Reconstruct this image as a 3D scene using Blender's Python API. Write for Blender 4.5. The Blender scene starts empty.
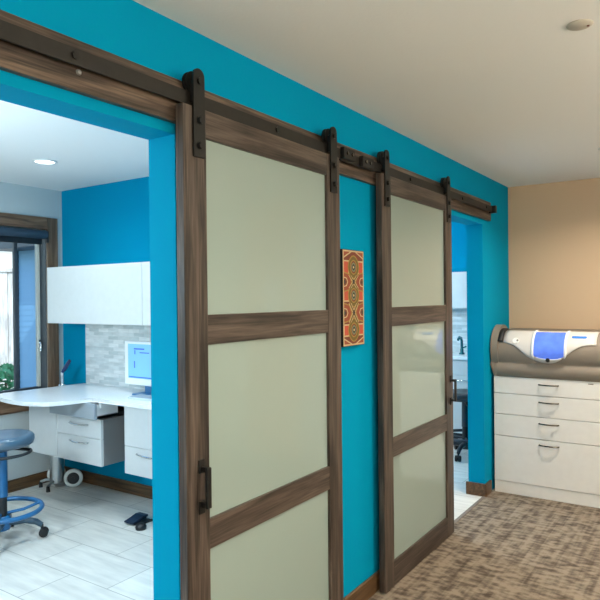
import bpy, bmesh, math, random
from mathutils import Vector, Matrix
random.seed(7)
S = bpy.context.scene
COL = S.collection
PI = math.pi

# ------------------------------------------------------------------ camera
cam_d = bpy.data.cameras.new('camera')
cam = bpy.data.objects.new('camera', cam_d)
COL.objects.link(cam)
f_px, yaw, pitch, roll = 621.26, 0.59552, -0.00359, -0.01007
F = Vector((-math.sin(yaw) * math.cos(pitch), math.cos(yaw) * math.cos(pitch), math.sin(pitch)))
R0 = Vector((math.cos(yaw), math.sin(yaw), 0))
U0 = R0.cross(F)
Rv = math.cos(roll) * R0 + math.sin(roll) * U0
Uv = -math.sin(roll) * R0 + math.cos(roll) * U0
m = Matrix((Rv, Uv, -F)).transposed().to_4x4()
m.translation = Vector((1.4919, 0, 1.52))
cam.matrix_world = m
cam_d.sensor_width = 36
cam_d.lens = f_px / 600 * 36
cam_d.clip_start = 0.02
S.camera = cam

# ------------------------------------------------------------------ world, sun, exposure
W = bpy.data.worlds.new('world')
S.world = W
W.use_nodes = True
nt = W.node_tree
sky = nt.nodes.new('ShaderNodeTexSky')
sky.sky_type = 'NISHITA'
sky.sun_disc = False
sky.sun_elevation = math.radians(42)
sky.sun_rotation = math.radians(100)
nt.links.new(sky.outputs[0], nt.nodes['Background'].inputs[0])
nt.nodes['Background'].inputs[1].default_value = 0.45
sun_d = bpy.data.lights.new('sun', 'SUN')
sun_d.energy = 2.0
sun_d.angle = 0.01
sun = bpy.data.objects.new('sun', sun_d)
COL.objects.link(sun)
sun.rotation_euler = (0, math.radians(48), math.radians(-25))
S.view_settings.view_transform = 'Standard'
S.view_settings.look = 'None'
S.view_settings.gamma = 1
S.view_settings.use_curve_mapping = False
S.view_settings.exposure = 0.2
S.cycles.max_bounces = 10
S.cycles.diffuse_bounces = 6
S.cycles.sample_clamp_indirect = 6
S.cycles.use_denoising = True
S.cycles.caustics_reflective = False
S.cycles.caustics_refractive = False

WARM = (1.0, 0.88, 0.72)
COOL = (0.72, 0.905, 1.0)
CORRIDOR_W = 14
ROOM_W = 3
GLOBE_CORRIDOR = 84
GLOBE_ROOM = 98

# ------------------------------------------------------------------ materials
def lin(r, g, b):
    def c(v):
        v /= 255
        return v / 12.92 if v <= 0.04045 else ((v + 0.055) / 1.055) ** 2.4
    return (c(r), c(g), c(b), 1)

def mat(name, rgb, rough=0.5, metal=0.0, spec=0.5, noise=0.0, nscale=20, bump=0.0, bscale=200, coat=0, emit=None, estr=0, trans=0):
    """plain procedural paint / metal / plastic with a slight mottling"""
    M = bpy.data.materials.new(name)
    M.use_nodes = True
    t = M.node_tree
    b = t.nodes['Principled BSDF']
    c = lin(*rgb) if max(rgb) > 1 else (*rgb, 1)
    b.inputs['Base Color'].default_value = c
    b.inputs['Roughness'].default_value = rough
    b.inputs['Metallic'].default_value = metal
    b.inputs['Specular IOR Level'].default_value = spec
    b.inputs['Coat Weight'].default_value = coat
    b.inputs['Coat Roughness'].default_value = 0.03
    b.inputs['Transmission Weight'].default_value = trans
    if emit:
        b.inputs['Emission Color'].default_value = lin(*emit)
        b.inputs['Emission Strength'].default_value = estr
    tc = t.nodes.new('ShaderNodeTexCoord')
    if noise:
        n = t.nodes.new('ShaderNodeTexNoise')
        n.inputs['Scale'].default_value = nscale
        n.inputs['Detail'].default_value = 5
        t.links.new(tc.outputs['Object'], n.inputs['Vector'])
        r = t.nodes.new('ShaderNodeValToRGB')
        r.color_ramp.elements[0].position = 0.3
        r.color_ramp.elements[1].position = 0.7
        r.color_ramp.elements[0].color = tuple(v * (1 - noise) for v in c[:3]) + (1,)
        r.color_ramp.elements[1].color = tuple(min(1, v * (1 + noise)) for v in c[:3]) + (1,)
        t.links.new(n.outputs['Fac'], r.inputs['Fac'])
        t.links.new(r.outputs['Color'], b.inputs['Base Color'])
    if bump:
        n2 = t.nodes.new('ShaderNodeTexNoise')
        n2.inputs['Scale'].default_value = bscale
        n2.inputs['Detail'].default_value = 3
        t.links.new(tc.outputs['Object'], n2.inputs['Vector'])
        bp = t.nodes.new('ShaderNodeBump')
        bp.inputs['Strength'].default_value = bump
        bp.inputs['Distance'].default_value = 0.002
        t.links.new(n2.outputs['Fac'], bp.inputs['Height'])
        t.links.new(bp.outputs['Normal'], b.inputs['Normal'])
    return M

def wood(name, dark, mid, light, axis, rough=0.4, across=26, along=1.6):
    """planed boards with the grain running along one axis"""
    M = bpy.data.materials.new(name)
    M.use_nodes = True
    t = M.node_tree
    b = t.nodes['Principled BSDF']
    b.inputs['Roughness'].default_value = rough
    b.inputs['Specular IOR Level'].default_value = 0.4
    tc = t.nodes.new('ShaderNodeTexCoord')
    def layer(ac, al, detail, dist):
        mp = t.nodes.new('ShaderNodeMapping')
        s = [ac, ac, ac]
        s['XYZ'.index(axis)] = al
        mp.inputs['Scale'].default_value = s
        n = t.nodes.new('ShaderNodeTexNoise')
        n.inputs['Scale'].default_value = 1
        n.inputs['Detail'].default_value = detail
        n.inputs['Distortion'].default_value = dist
        t.links.new(tc.outputs['Object'], mp.inputs['Vector'])
        t.links.new(mp.outputs['Vector'], n.inputs['Vector'])
        return n
    n1, n2 = layer(across, along, 6, 1.2), layer(across * 7, along * 4, 4, 0.2)
    mx = t.nodes.new('ShaderNodeMix')
    mx.data_type = 'FLOAT'
    mx.inputs[0].default_value = 0.35
    t.links.new(n1.outputs['Fac'], mx.inputs[2])
    t.links.new(n2.outputs['Fac'], mx.inputs[3])
    r = t.nodes.new('ShaderNodeValToRGB')
    r.color_ramp.elements[0].position = 0.37
    r.color_ramp.elements[0].color = lin(*dark)
    r.color_ramp.elements[1].position = 0.63
    r.color_ramp.elements[1].color = lin(*light)
    e = r.color_ramp.elements.new(0.5)
    e.color = lin(*mid)
    t.links.new(mx.outputs[0], r.inputs['Fac'])
    t.links.new(r.outputs['Color'], b.inputs['Base Color'])
    bp = t.nodes.new('ShaderNodeBump')
    bp.inputs['Strength'].default_value = 0.25
    bp.inputs['Distance'].default_value = 0.001
    t.links.new(mx.outputs[0], bp.inputs['Height'])
    t.links.new(bp.outputs['Normal'], b.inputs['Normal'])
    return M

def brick_mat(name, c1, c2, grout, w, h, gap, plane, rough=0.4, offset=0.5, bias=0.0, nz=0.5, nscale=(6, 60, 1), origin=(0, 0)):
    """tiles in running bond: plane 'XY' for floors, 'XZ' for walls"""
    M = bpy.data.materials.new(name)
    M.use_nodes = True
    t = M.node_tree
    b = t.nodes['Principled BSDF']
    b.inputs['Roughness'].default_value = rough
    tc = t.nodes.new('ShaderNodeTexCoord')
    sp = t.nodes.new('ShaderNodeSeparateXYZ')
    cb = t.nodes.new('ShaderNodeCombineXYZ')
    t.links.new(tc.outputs['Object'], sp.inputs[0])
    t.links.new(sp.outputs['X'], cb.inputs['X'])
    t.links.new(sp.outputs['Y' if plane == 'XY' else 'Z'], cb.inputs['Y'])
    mp0 = t.nodes.new('ShaderNodeMapping')
    mp0.inputs['Location'].default_value = (-origin[0], -origin[1], 0)
    t.links.new(cb.outputs[0], mp0.inputs['Vector'])
    br = t.nodes.new('ShaderNodeTexBrick')
    br.inputs['Scale'].default_value = 1
    br.inputs['Brick Width'].default_value = w
    br.inputs['Row Height'].default_value = h
    br.inputs['Mortar Size'].default_value = gap
    br.inputs['Mortar Smooth'].default_value = 0.1
    br.inputs['Bias'].default_value = bias
    br.offset = offset
    br.inputs['Color1'].default_value = lin(*c1)
    br.inputs['Color2'].default_value = lin(*c2)
    br.inputs['Mortar'].default_value = lin(*grout)
    t.links.new(mp0.outputs[0], br.inputs['Vector'])
    mp = t.nodes.new('ShaderNodeMapping')
    mp.inputs['Scale'].default_value = nscale
    t.links.new(cb.outputs[0], mp.inputs['Vector'])
    n = t.nodes.new('ShaderNodeTexNoise')
    n.inputs['Scale'].default_value = 1
    n.inputs['Detail'].default_value = 5
    t.links.new(mp.outputs[0], n.inputs['Vector'])
    r = t.nodes.new('ShaderNodeValToRGB')
    r.color_ramp.elements[0].position = 0.3
    r.color_ramp.elements[1].position = 0.7
    r.color_ramp.elements[0].color = (1 - nz, 1 - nz, 1 - nz, 1)
    t.links.new(n.outputs['Fac'], r.inputs['Fac'])
    mx = t.nodes.new('ShaderNodeMix')
    mx.data_type = 'RGBA'
    mx.blend_type = 'MULTIPLY'
    mx.inputs[0].default_value = 1
    t.links.new(br.outputs['Color'], mx.inputs[6])
    t.links.new(r.outputs['Color'], mx.inputs[7])
    t.links.new(mx.outputs[2], b.inputs['Base Color'])
    return M

def carpet_mat():
    M = bpy.data.materials.new('patterned_carpet')
    M.use_nodes = True
    t = M.node_tree
    b = t.nodes['Principled BSDF']
    b.inputs['Roughness'].default_value = 0.95
    b.inputs['Specular IOR Level'].default_value = 0.05
    tc = t.nodes.new('ShaderNodeTexCoord')
    def nz(scale, detail, loc=(0, 0, 0)):
        mp = t.nodes.new('ShaderNodeMapping')
        mp.inputs['Scale'].default_value = scale
        mp.inputs['Location'].default_value = loc
        t.links.new(tc.outputs['Object'], mp.inputs['Vector'])
        n = t.nodes.new('ShaderNodeTexNoise')
        n.inputs['Scale'].default_value = 1
        n.inputs['Detail'].default_value = detail
        t.links.new(mp.outputs[0], n.inputs['Vector'])
        return n.outputs['Fac']
    def mixf(a, c, f):
        x = t.nodes.new('ShaderNodeMix')
        x.data_type = 'FLOAT'
        x.inputs[0].default_value = f
        t.links.new(a, x.inputs[2])
        t.links.new(c, x.inputs[3])
        return x.outputs[0]
    dash = nz((15, 29, 1), 3)
    colm = nz((34, 1.4, 1), 2, (3, 1, 0))
    blot = nz((9, 9, 1), 3, (7, 2, 0))
    v = mixf(mixf(dash, colm, 0.36), blot, 0.25)
    r = t.nodes.new('ShaderNodeValToRGB')
    r.color_ramp.elements[0].position = 0.38
    r.color_ramp.elements[0].color = lin(84, 74, 66)
    r.color_ramp.elements[1].position = 0.56
    r.color_ramp.elements[1].color = lin(150, 137, 122)
    e = r.color_ramp.elements.new(0.46)
    e.color = lin(114, 102, 91)
    t.links.new(v, r.inputs['Fac'])
    fine = nz((300, 300, 1), 2)
    rr = t.nodes.new('ShaderNodeValToRGB')
    rr.color_ramp.elements[0].color = (0.65, 0.65, 0.65, 1)
    t.links.new(fine, rr.inputs['Fac'])
    mx = t.nodes.new('ShaderNodeMix')
    mx.data_type = 'RGBA'
    mx.blend_type = 'MULTIPLY'
    mx.inputs[0].default_value = 0.6
    t.links.new(r.outputs['Color'], mx.inputs[6])
    t.links.new(rr.outputs['Color'], mx.inputs[7])
    t.links.new(mx.outputs[2], b.inputs['Base Color'])
    bp = t.nodes.new('ShaderNodeBump')
    bp.inputs['Strength'].default_value = 0.5
    bp.inputs['Distance'].default_value = 0.004
    t.links.new(fine, bp.inputs['Height'])
    t.links.new(bp.outputs['Normal'], b.inputs['Normal'])
    return M

def glass_mat(name, tint=(0.95, 1, 1)):
    M = bpy.data.materials.new(name)
    M.use_nodes = True
    t = M.node_tree
    t.nodes.remove(t.nodes['Principled BSDF'])
    g = t.nodes.new('ShaderNodeBsdfGlossy')
    g.inputs['Roughness'].default_value = 0.02
    tr = t.nodes.new('ShaderNodeBsdfTransparent')
    tr.inputs['Color'].default_value = (*tint, 1)
    fr = t.nodes.new('ShaderNodeFresnel')
    fr.inputs['IOR'].default_value = 1.25
    mx = t.nodes.new('ShaderNodeMixShader')
    t.links.new(fr.outputs[0], mx.inputs[0])
    t.links.new(tr.outputs[0], mx.inputs[1])
    t.links.new(g.outputs[0], mx.inputs[2])
    t.links.new(mx.outputs[0], t.nodes['Material Output'].inputs['Surface'])
    return M

TEAL = (0.001, 0.262, 0.450)
M_teal = mat('teal_paint', TEAL, rough=0.7, spec=0.02, bump=0.08, bscale=90)
M_ceil = mat('ceiling_paint', (0.85, 0.825, 0.795), rough=0.9, spec=0.1, bump=0.35, bscale=70)
M_tan = mat('tan_paint', (0.56, 0.415, 0.285), rough=0.7, spec=0.2, bump=0.08, bscale=90)
M_sage = mat('sage_paint', (0.62, 0.63, 0.56), rough=0.7, spec=0.2, bump=0.08, bscale=90)
M_grey = mat('pale_grey_paint', (0.52, 0.56, 0.56), rough=0.7, spec=0.2, bump=0.08, bscale=90)
M_white = mat('white_laminate', (0.61, 0.62, 0.62), rough=0.35, noise=0.02)
M_cream = mat('cream_laminate', (0.76, 0.75, 0.73), rough=0.38, noise=0.02)
M_top = mat('white_solid_surface', (0.84, 0.84, 0.84), rough=0.22, noise=0.03, nscale=60)
M_black = mat('black_iron', (17, 16, 15), rough=0.45, spec=0.4, noise=0.25, nscale=40, bump=0.1)
M_track = mat('dark_bronze_steel', (29, 26, 23), rough=0.5, spec=0.4, noise=0.2, nscale=30)
M_steel = mat('brushed_steel', (0.55, 0.56, 0.56), rough=0.28, metal=1)
M_chrome = mat('chrome', (0.75, 0.75, 0.75), rough=0.12, metal=1)
M_chrome_dk = mat('dark_reflecting_chrome', (0.16, 0.145, 0.13), rough=0.25, metal=1)  # chrome handles; their dark reflections are put into the colour
M_dark = mat('dark_plastic', (30, 32, 36), rough=0.45)
M_vinyl = mat('grey_blue_vinyl', (66, 92, 112), rough=0.28, spec=0.8)
M_stool = mat('blue_grey_metal', (24, 96, 146), rough=0.35, spec=0.6)
M_rubber = mat('black_rubber', (22, 24, 27), rough=0.6)
W_DK, W_MD, W_LT = (36, 30, 27), (66, 56, 50), (92, 80, 72)
M_wz = wood('walnut_grain_upright', W_DK, W_MD, W_LT, 'Z')
M_wy = wood('walnut_grain_level', W_DK, W_MD, W_LT, 'Y')
M_hdr = wood('walnut_header', (38, 31, 27), (76, 63, 54), (112, 94, 80), 'Y')
M_casz = wood('grey_brown_casing_z', (78, 58, 44), (114, 87, 66), (138, 110, 88), 'Z')
M_casy = wood('grey_brown_casing_y', (78, 58, 44), (114, 87, 66), (138, 110, 88), 'Y')
M_oakx = wood('brown_oak_x', (60, 43, 28), (88, 64, 41), (108, 82, 55), 'X')
M_oaky = wood('brown_oak_y', (60, 43, 28), (88, 64, 41), (108, 82, 55), 'Y')
M_oakz = wood('brown_oak_z', (60, 43, 28), (88, 64, 41), (108, 82, 55), 'Z')
M_pane = mat('sage_backed_glass', (0.272, 0.348, 0.325), rough=0.35, spec=0.1, coat=1.0)
M_pane.node_tree.nodes['Principled BSDF'].inputs['Coat IOR'].default_value = 1.75
M_pane.node_tree.nodes['Principled BSDF'].inputs['Coat Roughness'].default_value = 0.0
M_tile = brick_mat('floor_tile', (240, 236, 229), (226, 221, 213), (176, 170, 162), 0.62, 0.31, 0.0028, 'XY', rough=0.38, nz=0.22, nscale=(4, 22, 1), origin=(0.36, 0.26))
M_splash = brick_mat('mosaic_tile', (238, 241, 241), (196, 206, 208), (222, 224, 224), 0.12, 0.03, 0.0015, 'XZ', rough=0.25, nz=0.22, nscale=(9, 40, 1))
M_carpet = carpet_mat()
M_glass = glass_mat('window_glass')

# ------------------------------------------------------------------ mesh helpers
class MB:
    """collects shapes in world coordinates and links them as one mesh"""
    def __init__(self):
        self.bm = bmesh.new()
        self.m = 0
    def _mark(self, faces, smooth):
        for fc in faces:
            fc.material_index = self.m
            fc.smooth = smooth
    def box(self, x0, x1, y0, y1, z0, z1, b=0.0, seg=2):
        x0, x1 = sorted((x0, x1)); y0, y1 = sorted((y0, y1)); z0, z1 = sorted((z0, z1))
        r = bmesh.ops.create_cube(self.bm, size=1)
        vs = r['verts']
        for v in vs:
            v.co = Vector(((x0 + x1) / 2 + v.co.x * (x1 - x0), (y0 + y1) / 2 + v.co.y * (y1 - y0), (z0 + z1) / 2 + v.co.z * (z1 - z0)))
        es = list({e for v in vs for e in v.link_edges})
        fs = list({fc for v in vs for fc in v.link_faces})
        self._mark(fs, False)
        if b:
            g = bmesh.ops.bevel(self.bm, geom=es, offset=b, segments=seg, profile=0.5, affect='EDGES')
            self._mark(g['faces'], False)
        return self
    def tube(self, pts, r, n=12, closed=False, caps=True, smooth=True):
        pts = [Vector(p) for p in pts]
        N = len(pts)
        rs = r if isinstance(r, (list, tuple)) else [r] * N
        rings = []
        ref = None
        for i, p in enumerate(pts):
            a = pts[(i - 1) % N] if (closed or i > 0) else pts[i]
            c = pts[(i + 1) % N] if (closed or i < N - 1) else pts[i]
            d = (c - a).normalized()
            if ref is None:
                ref = d.orthogonal().normalized()
            u = (ref - d * ref.dot(d))
            u = u.normalized() if u.length > 1e-6 else d.orthogonal().normalized()
            ref = u
            w = d.cross(u)
            rings.append([self.bm.verts.new(p + rs[i] * (math.cos(2 * PI * k / n) * u + math.sin(2 * PI * k / n) * w)) for k in range(n)])
        fs = []
        for i in range(N if closed else N - 1):
            A, B = rings[i], rings[(i + 1) % N]
            for k in range(n):
                fs.append(self.bm.faces.new((A[k], A[(k + 1) % n], B[(k + 1) % n], B[k])))
        self._mark(fs, smooth)
        if caps and not closed:
            ends = [self.bm.faces.new(rings[0][::-1]), self.bm.faces.new(rings[-1])]
            self._mark(ends, False)
            for e in {e for fc in ends for e in fc.edges}:
                e.smooth = False
        return self
    def cyl(self, p0, p1, r0, r1=None, n=24):
        return self.tube([p0, p1], [r0, r0 if r1 is None else r1], n)
    def lathe(self, prof, c, n=32):
        """prof: (radius, z) pairs turned about the vertical through c"""
        rings = []
        for r, z in prof:
            if r < 1e-6:
                rings.append([self.bm.verts.new((c[0], c[1], c[2] + z))])
            else:
                rings.append([self.bm.verts.new((c[0] + r * math.cos(2 * PI * k / n), c[1] + r * math.sin(2 * PI * k / n), c[2] + z)) for k in range(n)])
        fs = []
        for A, B in zip(rings, rings[1:]):
            for k in range(n):
                q = [A[k % len(A)], A[(k + 1) % len(A)], B[(k + 1) % len(B)], B[k % len(B)]]
                q = [v for i, v in enumerate(q) if v not in q[:i]]
                if len(q) > 2:
                    fs.append(self.bm.faces.new(q))
        self._mark(fs, True)
        return self
    def prism(self, poly, axis, a0, a1, smooth=False):
        """poly in the two other axes (cyclic order kept: X->(y,z), Y->(x,z), Z->(x,y))"""
        def P(p, a):
            return (a, p[0], p[1]) if axis == 'X' else (p[0], a, p[1]) if axis == 'Y' else (p[0], p[1], a)
        A = [self.bm.verts.new(P(p, a0)) for p in poly]
        B = [self.bm.verts.new(P(p, a1)) for p in poly]
        n = len(poly)
        caps = [self.bm.faces.new(A[::-1]), self.bm.faces.new(B)]
        fs = [self.bm.faces.new((A[k], A[(k + 1) % n], B[(k + 1) % n], B[k])) for k in range(n)]
        self._mark(caps, False)
        self._mark(fs, smooth)
        for e in {e for fc in caps for e in fc.edges}:
            e.smooth = False
        return self
    def build(self, name, mats, parent=None, kind=None):
        bmesh.ops.recalc_face_normals(self.bm, faces=self.bm.faces[:])
        off = Vector((0, 0, 0))
        o = parent
        while o is not None:
            off += o.location
            o = o.parent
        for v in self.bm.verts:
            v.co -= off
        me = bpy.data.meshes.new(name)
        self.bm.to_mesh(me)
        self.bm.free()
        for mm in (mats if isinstance(mats, (list, tuple)) else [mats]):
            me.materials.append(mm)
        ob = bpy.data.objects.new(name, me)
        COL.objects.link(ob)
        ob.parent = parent
        if kind:
            ob['kind'] = kind
        return ob

def tag(o, label, cat, group=None, kind=None):
    o['label'] = label
    o['category'] = cat
    if group:
        o['group'] = group
    if kind:
        o['kind'] = kind
    return o

def thing(name, label, cat, loc, group=None, kind=None):
    o = bpy.data.objects.new(name, None)
    o.empty_display_size = 0.1
    COL.objects.link(o)
    o.location = loc
    return tag(o, label, cat, group, kind)

def dup(o, parent=None, delta=(0, 0, 0)):
    c = o.copy()
    COL.objects.link(c)
    c.parent = parent
    if parent is None:
        c.location = o.location + Vector(delta)
    for ch in o.children:
        dup(ch, c)
    return c

def struct(name, mb, mats, parent=None):
    return mb.build(name, mats, parent, 'structure')

def arc(cx, cy, r, a0, a1, n):
    return [(cx + r * math.cos(math.radians(a0 + (a1 - a0) * k / n)), cy + r * math.sin(math.radians(a0 + (a1 - a0) * k / n))) for k in range(n + 1)]

# ------------------------------------------------------------------ the shell
ZC, ZR = 2.44, 2.455           # corridor and side-room ceilings
T = 0.125                      # thickness of the teal wall
O1 = (0.50, 1.473)             # first opening
O2 = (3.79, 4.672)             # second opening
ZO = 2.065                     # underside of the openings
XW = -3.19                     # window wall
YB = 3.276                     # back wall of the first side room
YE = 5.367                     # end wall of the corridor
YF = 6.75                      # far wall of the second side room
RX, BY = 3.1, -2.6             # corridor's other side and the end behind the viewer

struct('floor', MB().box(0, RX, BY, YE, -0.06, 0), M_carpet)
struct('floor_tiled', MB().box(XW - 0.02, 0, -1.0, YF, -0.06, 0), M_tile)
struct('trim_1', MB().box(-0.012, 0.012, O1[0], O1[1], 0, 0.004).box(-0.012, 0.012, O2[0], O2[1], 0, 0.004), mat('carpet_edge_strip', (120, 108, 98), rough=0.6))
struct('ceiling', MB().box(-0.001, RX, BY, YE, ZC, ZC + 0.08), M_ceil)
struct('ceiling_side_rooms', MB().box(XW, -T + 0.001, -1.0, YF, ZR, ZR + 0.08), M_ceil)

w = MB()
w.box(-T, 0, BY, O1[0], 0, 2.52).box(-T, 0, O1[1], O2[0], 0, 2.52).box(-T, 0, O2[1], YE + 1.5, 0, 2.52)
w.box(-T, 0, O1[0], O1[1], ZO, 2.52).box(-T, 0, O2[0], O2[1], ZO, 2.52)
struct('wall_left', w, M_teal)
struct('wall_end', MB().box(0, 1.3, YE, YE + 0.1, 0, 2.52), M_tan)
struct('wall_right', MB().box(RX, RX + 0.1, BY, YE, 0, 2.52), M_sage)
struct('wall_back', MB().box(-0.1, RX, BY - 0.1, BY, 0, 2.52), M_sage)
# return wall beside the niche, with the louvred door set in it
rw = MB().box(1.25, 1.62, 4.80, 5.46, 0, 2.52).box(2.52, RX, 4.80, 5.46, 0, 2.52).box(1.62, 1.90, 4.80, 5.46, 2.10, 2.52).box(1.62, 1.90, 5.2, 5.46, 0, 2.1)
struct('wall_return', rw, M_sage)
struct('wall_return_tan', MB().box(1.90, 2.52, 4.80, 5.46, 0, 2.52), M_tan)
lv = MB().box(1.62, 1.66, 4.83, 4.86, 0.01, 2.10).box(1.86, 1.90, 4.83, 4.86, 0.01, 2.10).box(1.66, 1.86, 4.83, 4.86, 1.98, 2.10).box(1.66, 1.86, 4.83, 4.86, 0.01, 0.15)
for k in range(34):
    z = 0.17 + k * 0.053
    lv.prism([(4.83, z), (4.86, z + 0.035), (4.86, z + 0.045), (4.83, z + 0.010)], 'X', 1.66, 1.86)
struct('door_1', lv, M_white)

# side rooms
WIN = (-0.5, 3.12, 0.725, 2.112)  # near end widened out of view to let in more daylight
ww = MB()
ww.box(XW - 0.16, XW, -1.0, WIN[0], 0, 2.52).box(XW - 0.16, XW, WIN[1], YF, 0, 2.52)
ww.box(XW - 0.16, XW, WIN[0], WIN[1], 0, WIN[2]).box(XW - 0.16, XW, WIN[0], WIN[1], WIN[3], 2.52)
struct('wall_window', ww, M_grey)
struct('wall_partition', MB().box(XW, -T, YB, YB + 0.12, 0, 2.52), M_teal)
struct('wall_near', MB().box(XW, -T, -1.1, -1.0, 0, 2.52), M_grey)
struct('wall_far', MB().box(XW, -T, YF, YF + 0.1, 0, 2.52), M_teal)

# baseboards
BH, BT = 0.095, 0.016
struct('baseboard_left', MB().box(0, BT, O1[1] + 0.0, O2[0], 0, BH, 0.003).box(-T - 0.0, BT, O1[1] - BT, O1[1], 0, BH, 0.003), M_oaky)
struct('baseboard_end', MB().box(-T - BT, BT, O2[1] - BT, O2[1], 0, BH, 0.003).box(0, BT, O2[1], 4.80, 0, BH, 0.003), M_oaky)
struct('baseboard_partition', MB().box(XW, -T, YB - BT, YB, 0, BH, 0.003), M_oakx)
struct('baseboard_window', MB().box(XW, XW + BT, -1.0, YB - BT, 0, BH, 0.003), M_oaky)
struct('baseboard_far', MB().box(XW, -T, YF - BT, YF, 0, BH, 0.003), M_oakx)

# ------------------------------------------------------------------ window
win = bpy.data.objects.new('window_1', None)
COL.objects.link(win)
win.location = (XW, 2.2, WIN[2])
win['kind'] = 'structure'
TW = 0.1
MB().box(XW, XW + 0.022, WIN[1], WIN[1] + TW, WIN[2] - TW, WIN[3] + TW, 0.003).box(XW, XW + 0.022, WIN[0] - TW, WIN[0], WIN[2] - TW, WIN[3] + TW, 0.003).build('window_casing', M_casz, win)
MB().box(XW, XW + 0.022, WIN[0], WIN[1], WIN[3], WIN[3] + TW, 0.003).build('window_head_casing', M_casy, win)
MB().box(XW, XW + 0.022, WIN[0], WIN[1], WIN[2] - TW, WIN[2] - 0.002, 0.003).box(XW - 0.06, XW + 0.05, WIN[0] - TW, WIN[1] + TW, WIN[2] - 0.002, WIN[2] + 0.022, 0.004).build('window_sill', M_casy, win)
M_bronze = mat('bronze_window_frame', (58, 66, 74), rough=0.45)
M_alum = mat('pale_window_liner', (205, 208, 200), rough=0.5)
xf0, xf1 = XW - 0.12, XW - 0.08
MB().box(xf0, XW - 0.001, WIN[1] - 0.006, WIN[1], WIN[2] + 0.02, WIN[3]).box(xf0, xf1, WIN[0], WIN[0] + 0.05, WIN[2] + 0.02, WIN[3]).box(xf0, xf1, WIN[0], WIN[1], WIN[3] - 0.045, WIN[3]).box(xf0, xf1, WIN[0], WIN[1], WIN[2] + 0.02, WIN[2] + 0.07).build('window_frame', M_bronze, win)
MB().box(xf0 + 0.01, xf1, 3.088, 3.114, WIN[2] + 0.07, WIN[3] - 0.045, 0.003).build('window_liner', M_alum, win)
MB().box(xf0 + 0.01, xf1, 2.885, 2.915, WIN[2] + 0.07, WIN[3] - 0.045, 0.004).box(xf0 + 0.01, xf1, 1.30, 1.36, WIN[2] + 0.07, WIN[3] - 0.045, 0.004).build('window_mullion', M_bronze, win)
MB().box(xf0 + 0.02, xf0 + 0.026, WIN[0] + 0.05, 3.09, WIN[2] + 0.07, WIN[3] - 0.045).build('window_glass', M_glass, win)
lt = MB()
lt.tube([(xf1, 3.10, 1.16), (xf1 + 0.03, 3.10, 1.165), (xf1 + 0.04, 3.09, 1.15), (xf1 + 0.042, 3.088, 1.10)], 0.009, 8)
lt.box(xf1 - 0.001, xf1 + 0.012, 3.09, 3.11, 1.12, 1.19, 0.003)
lt.build('window_latch', M_chrome, win)

bl = thing('roller_blind', 'dark rolled-up roller blind across the top of the side room window', 'blind', (XW + 0.03, 2.1, 2.065))
MB().cyl((XW + 0.02, WIN[0] + 0.03, 2.067), (XW + 0.02, 3.105, 2.067), 0.037).build('roller', mat('dark_blind_fabric', (44, 62, 78), rough=0.6), bl)
for y in (3.105, WIN[0] + 0.015):
    MB().box(XW + 0.004, XW + 0.05, y, y + 0.012, 2.0, 2.094, 0.003).build('bracket', M_dark, bl)
MB().box(XW - 0.016, XW - 0.008, WIN[0] + 0.05, 3.09, 1.985, 2.05, 0.002).build('bottom_bar', M_dark, bl)

# ------------------------------------------------------------------ outdoors
struct('ground', MB().box(-16, XW - 0.16, -8, 14, -0.3, -0.2), mat('patio_ground', (150, 150, 140), rough=0.9, noise=0.2))
M_siding = mat('blue_grey_siding', (126, 172, 206), rough=0.6)
sd = MB()
for k in range(48):
    z = -0.2 + k * 0.06
    sd.prism([(3.90, z), (3.895, z), (3.90, z + 0.062)], 'X', -4.86, XW - 0.16)
sd.box(-4.86, XW - 0.16, 3.90, 4.1, -0.2, 2.7)
wing = thing('house_wing', 'blue-grey sided house wing seen through the pane nearest the window jamb', 'building', (-4, 4, -0.2))
sd.build('siding', M_siding, wing)
MB().box(-4.92, -4.855, 3.87, 4.1, -0.2, 2.7, 0.005).build('corner_board', M_bronze, wing)
MB().box(-5.0, XW - 0.17, 3.62, 4.1, 2.06, 2.2, 0.005).build('eave', M_bronze, wing)

fence = thing('board_fence', 'sunlit pale board fence outside the side room window', 'fence', (-7.6, 4.5, -0.2))
M_fence = wood('bleached_boards', (176, 170, 164), (208, 204, 198), (232, 230, 226), 'Z', rough=0.8, across=8)
for k in range(22):
    y = 2.6 + k * 0.20
    MB().box(-7.62, -7.59, y, y + 0.188, -0.2, 1.95 + 0.004 * (k % 3), 0.004).build('fence_board', M_fence, fence)
MB().box(-7.68, -7.62, 2.6, 7.0, 1.5, 1.6).box(-7.68, -7.62, 2.6, 7.0, 0.2, 0.3).build('fence_rail', M_fence, fence)
MB().box(-7.70, -7.56, 2.6, 7.0, 1.96, 2.02, 0.006).build('fence_cap', M_fence, fence)
nb = thing('neighbour_house', 'white neighbouring house with a dark eave beyond the pale fence', 'building', (-9.5, 5, -0.2))
MB().box(-11, -9.2, 2.0, 10, -0.2, 2.75).build('house_wall', mat('white_render', (222, 222, 218), rough=0.8, noise=0.03), nb)
MB().box(-11, -8.8, 1.8, 10.2, 2.75, 2.98, 0.01).build('eave_board', mat('teal_grey_eave', (66, 112, 116), rough=0.6), nb)
MB().prism([(4.1, 1.35), (6.0, 3.0), (6.0, 3.12), (4.1, 1.47)], 'X', -9.2, -9.12).build('sloping_trim', mat('grey_trim', (128, 140, 150), rough=0.6), nb)
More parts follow.
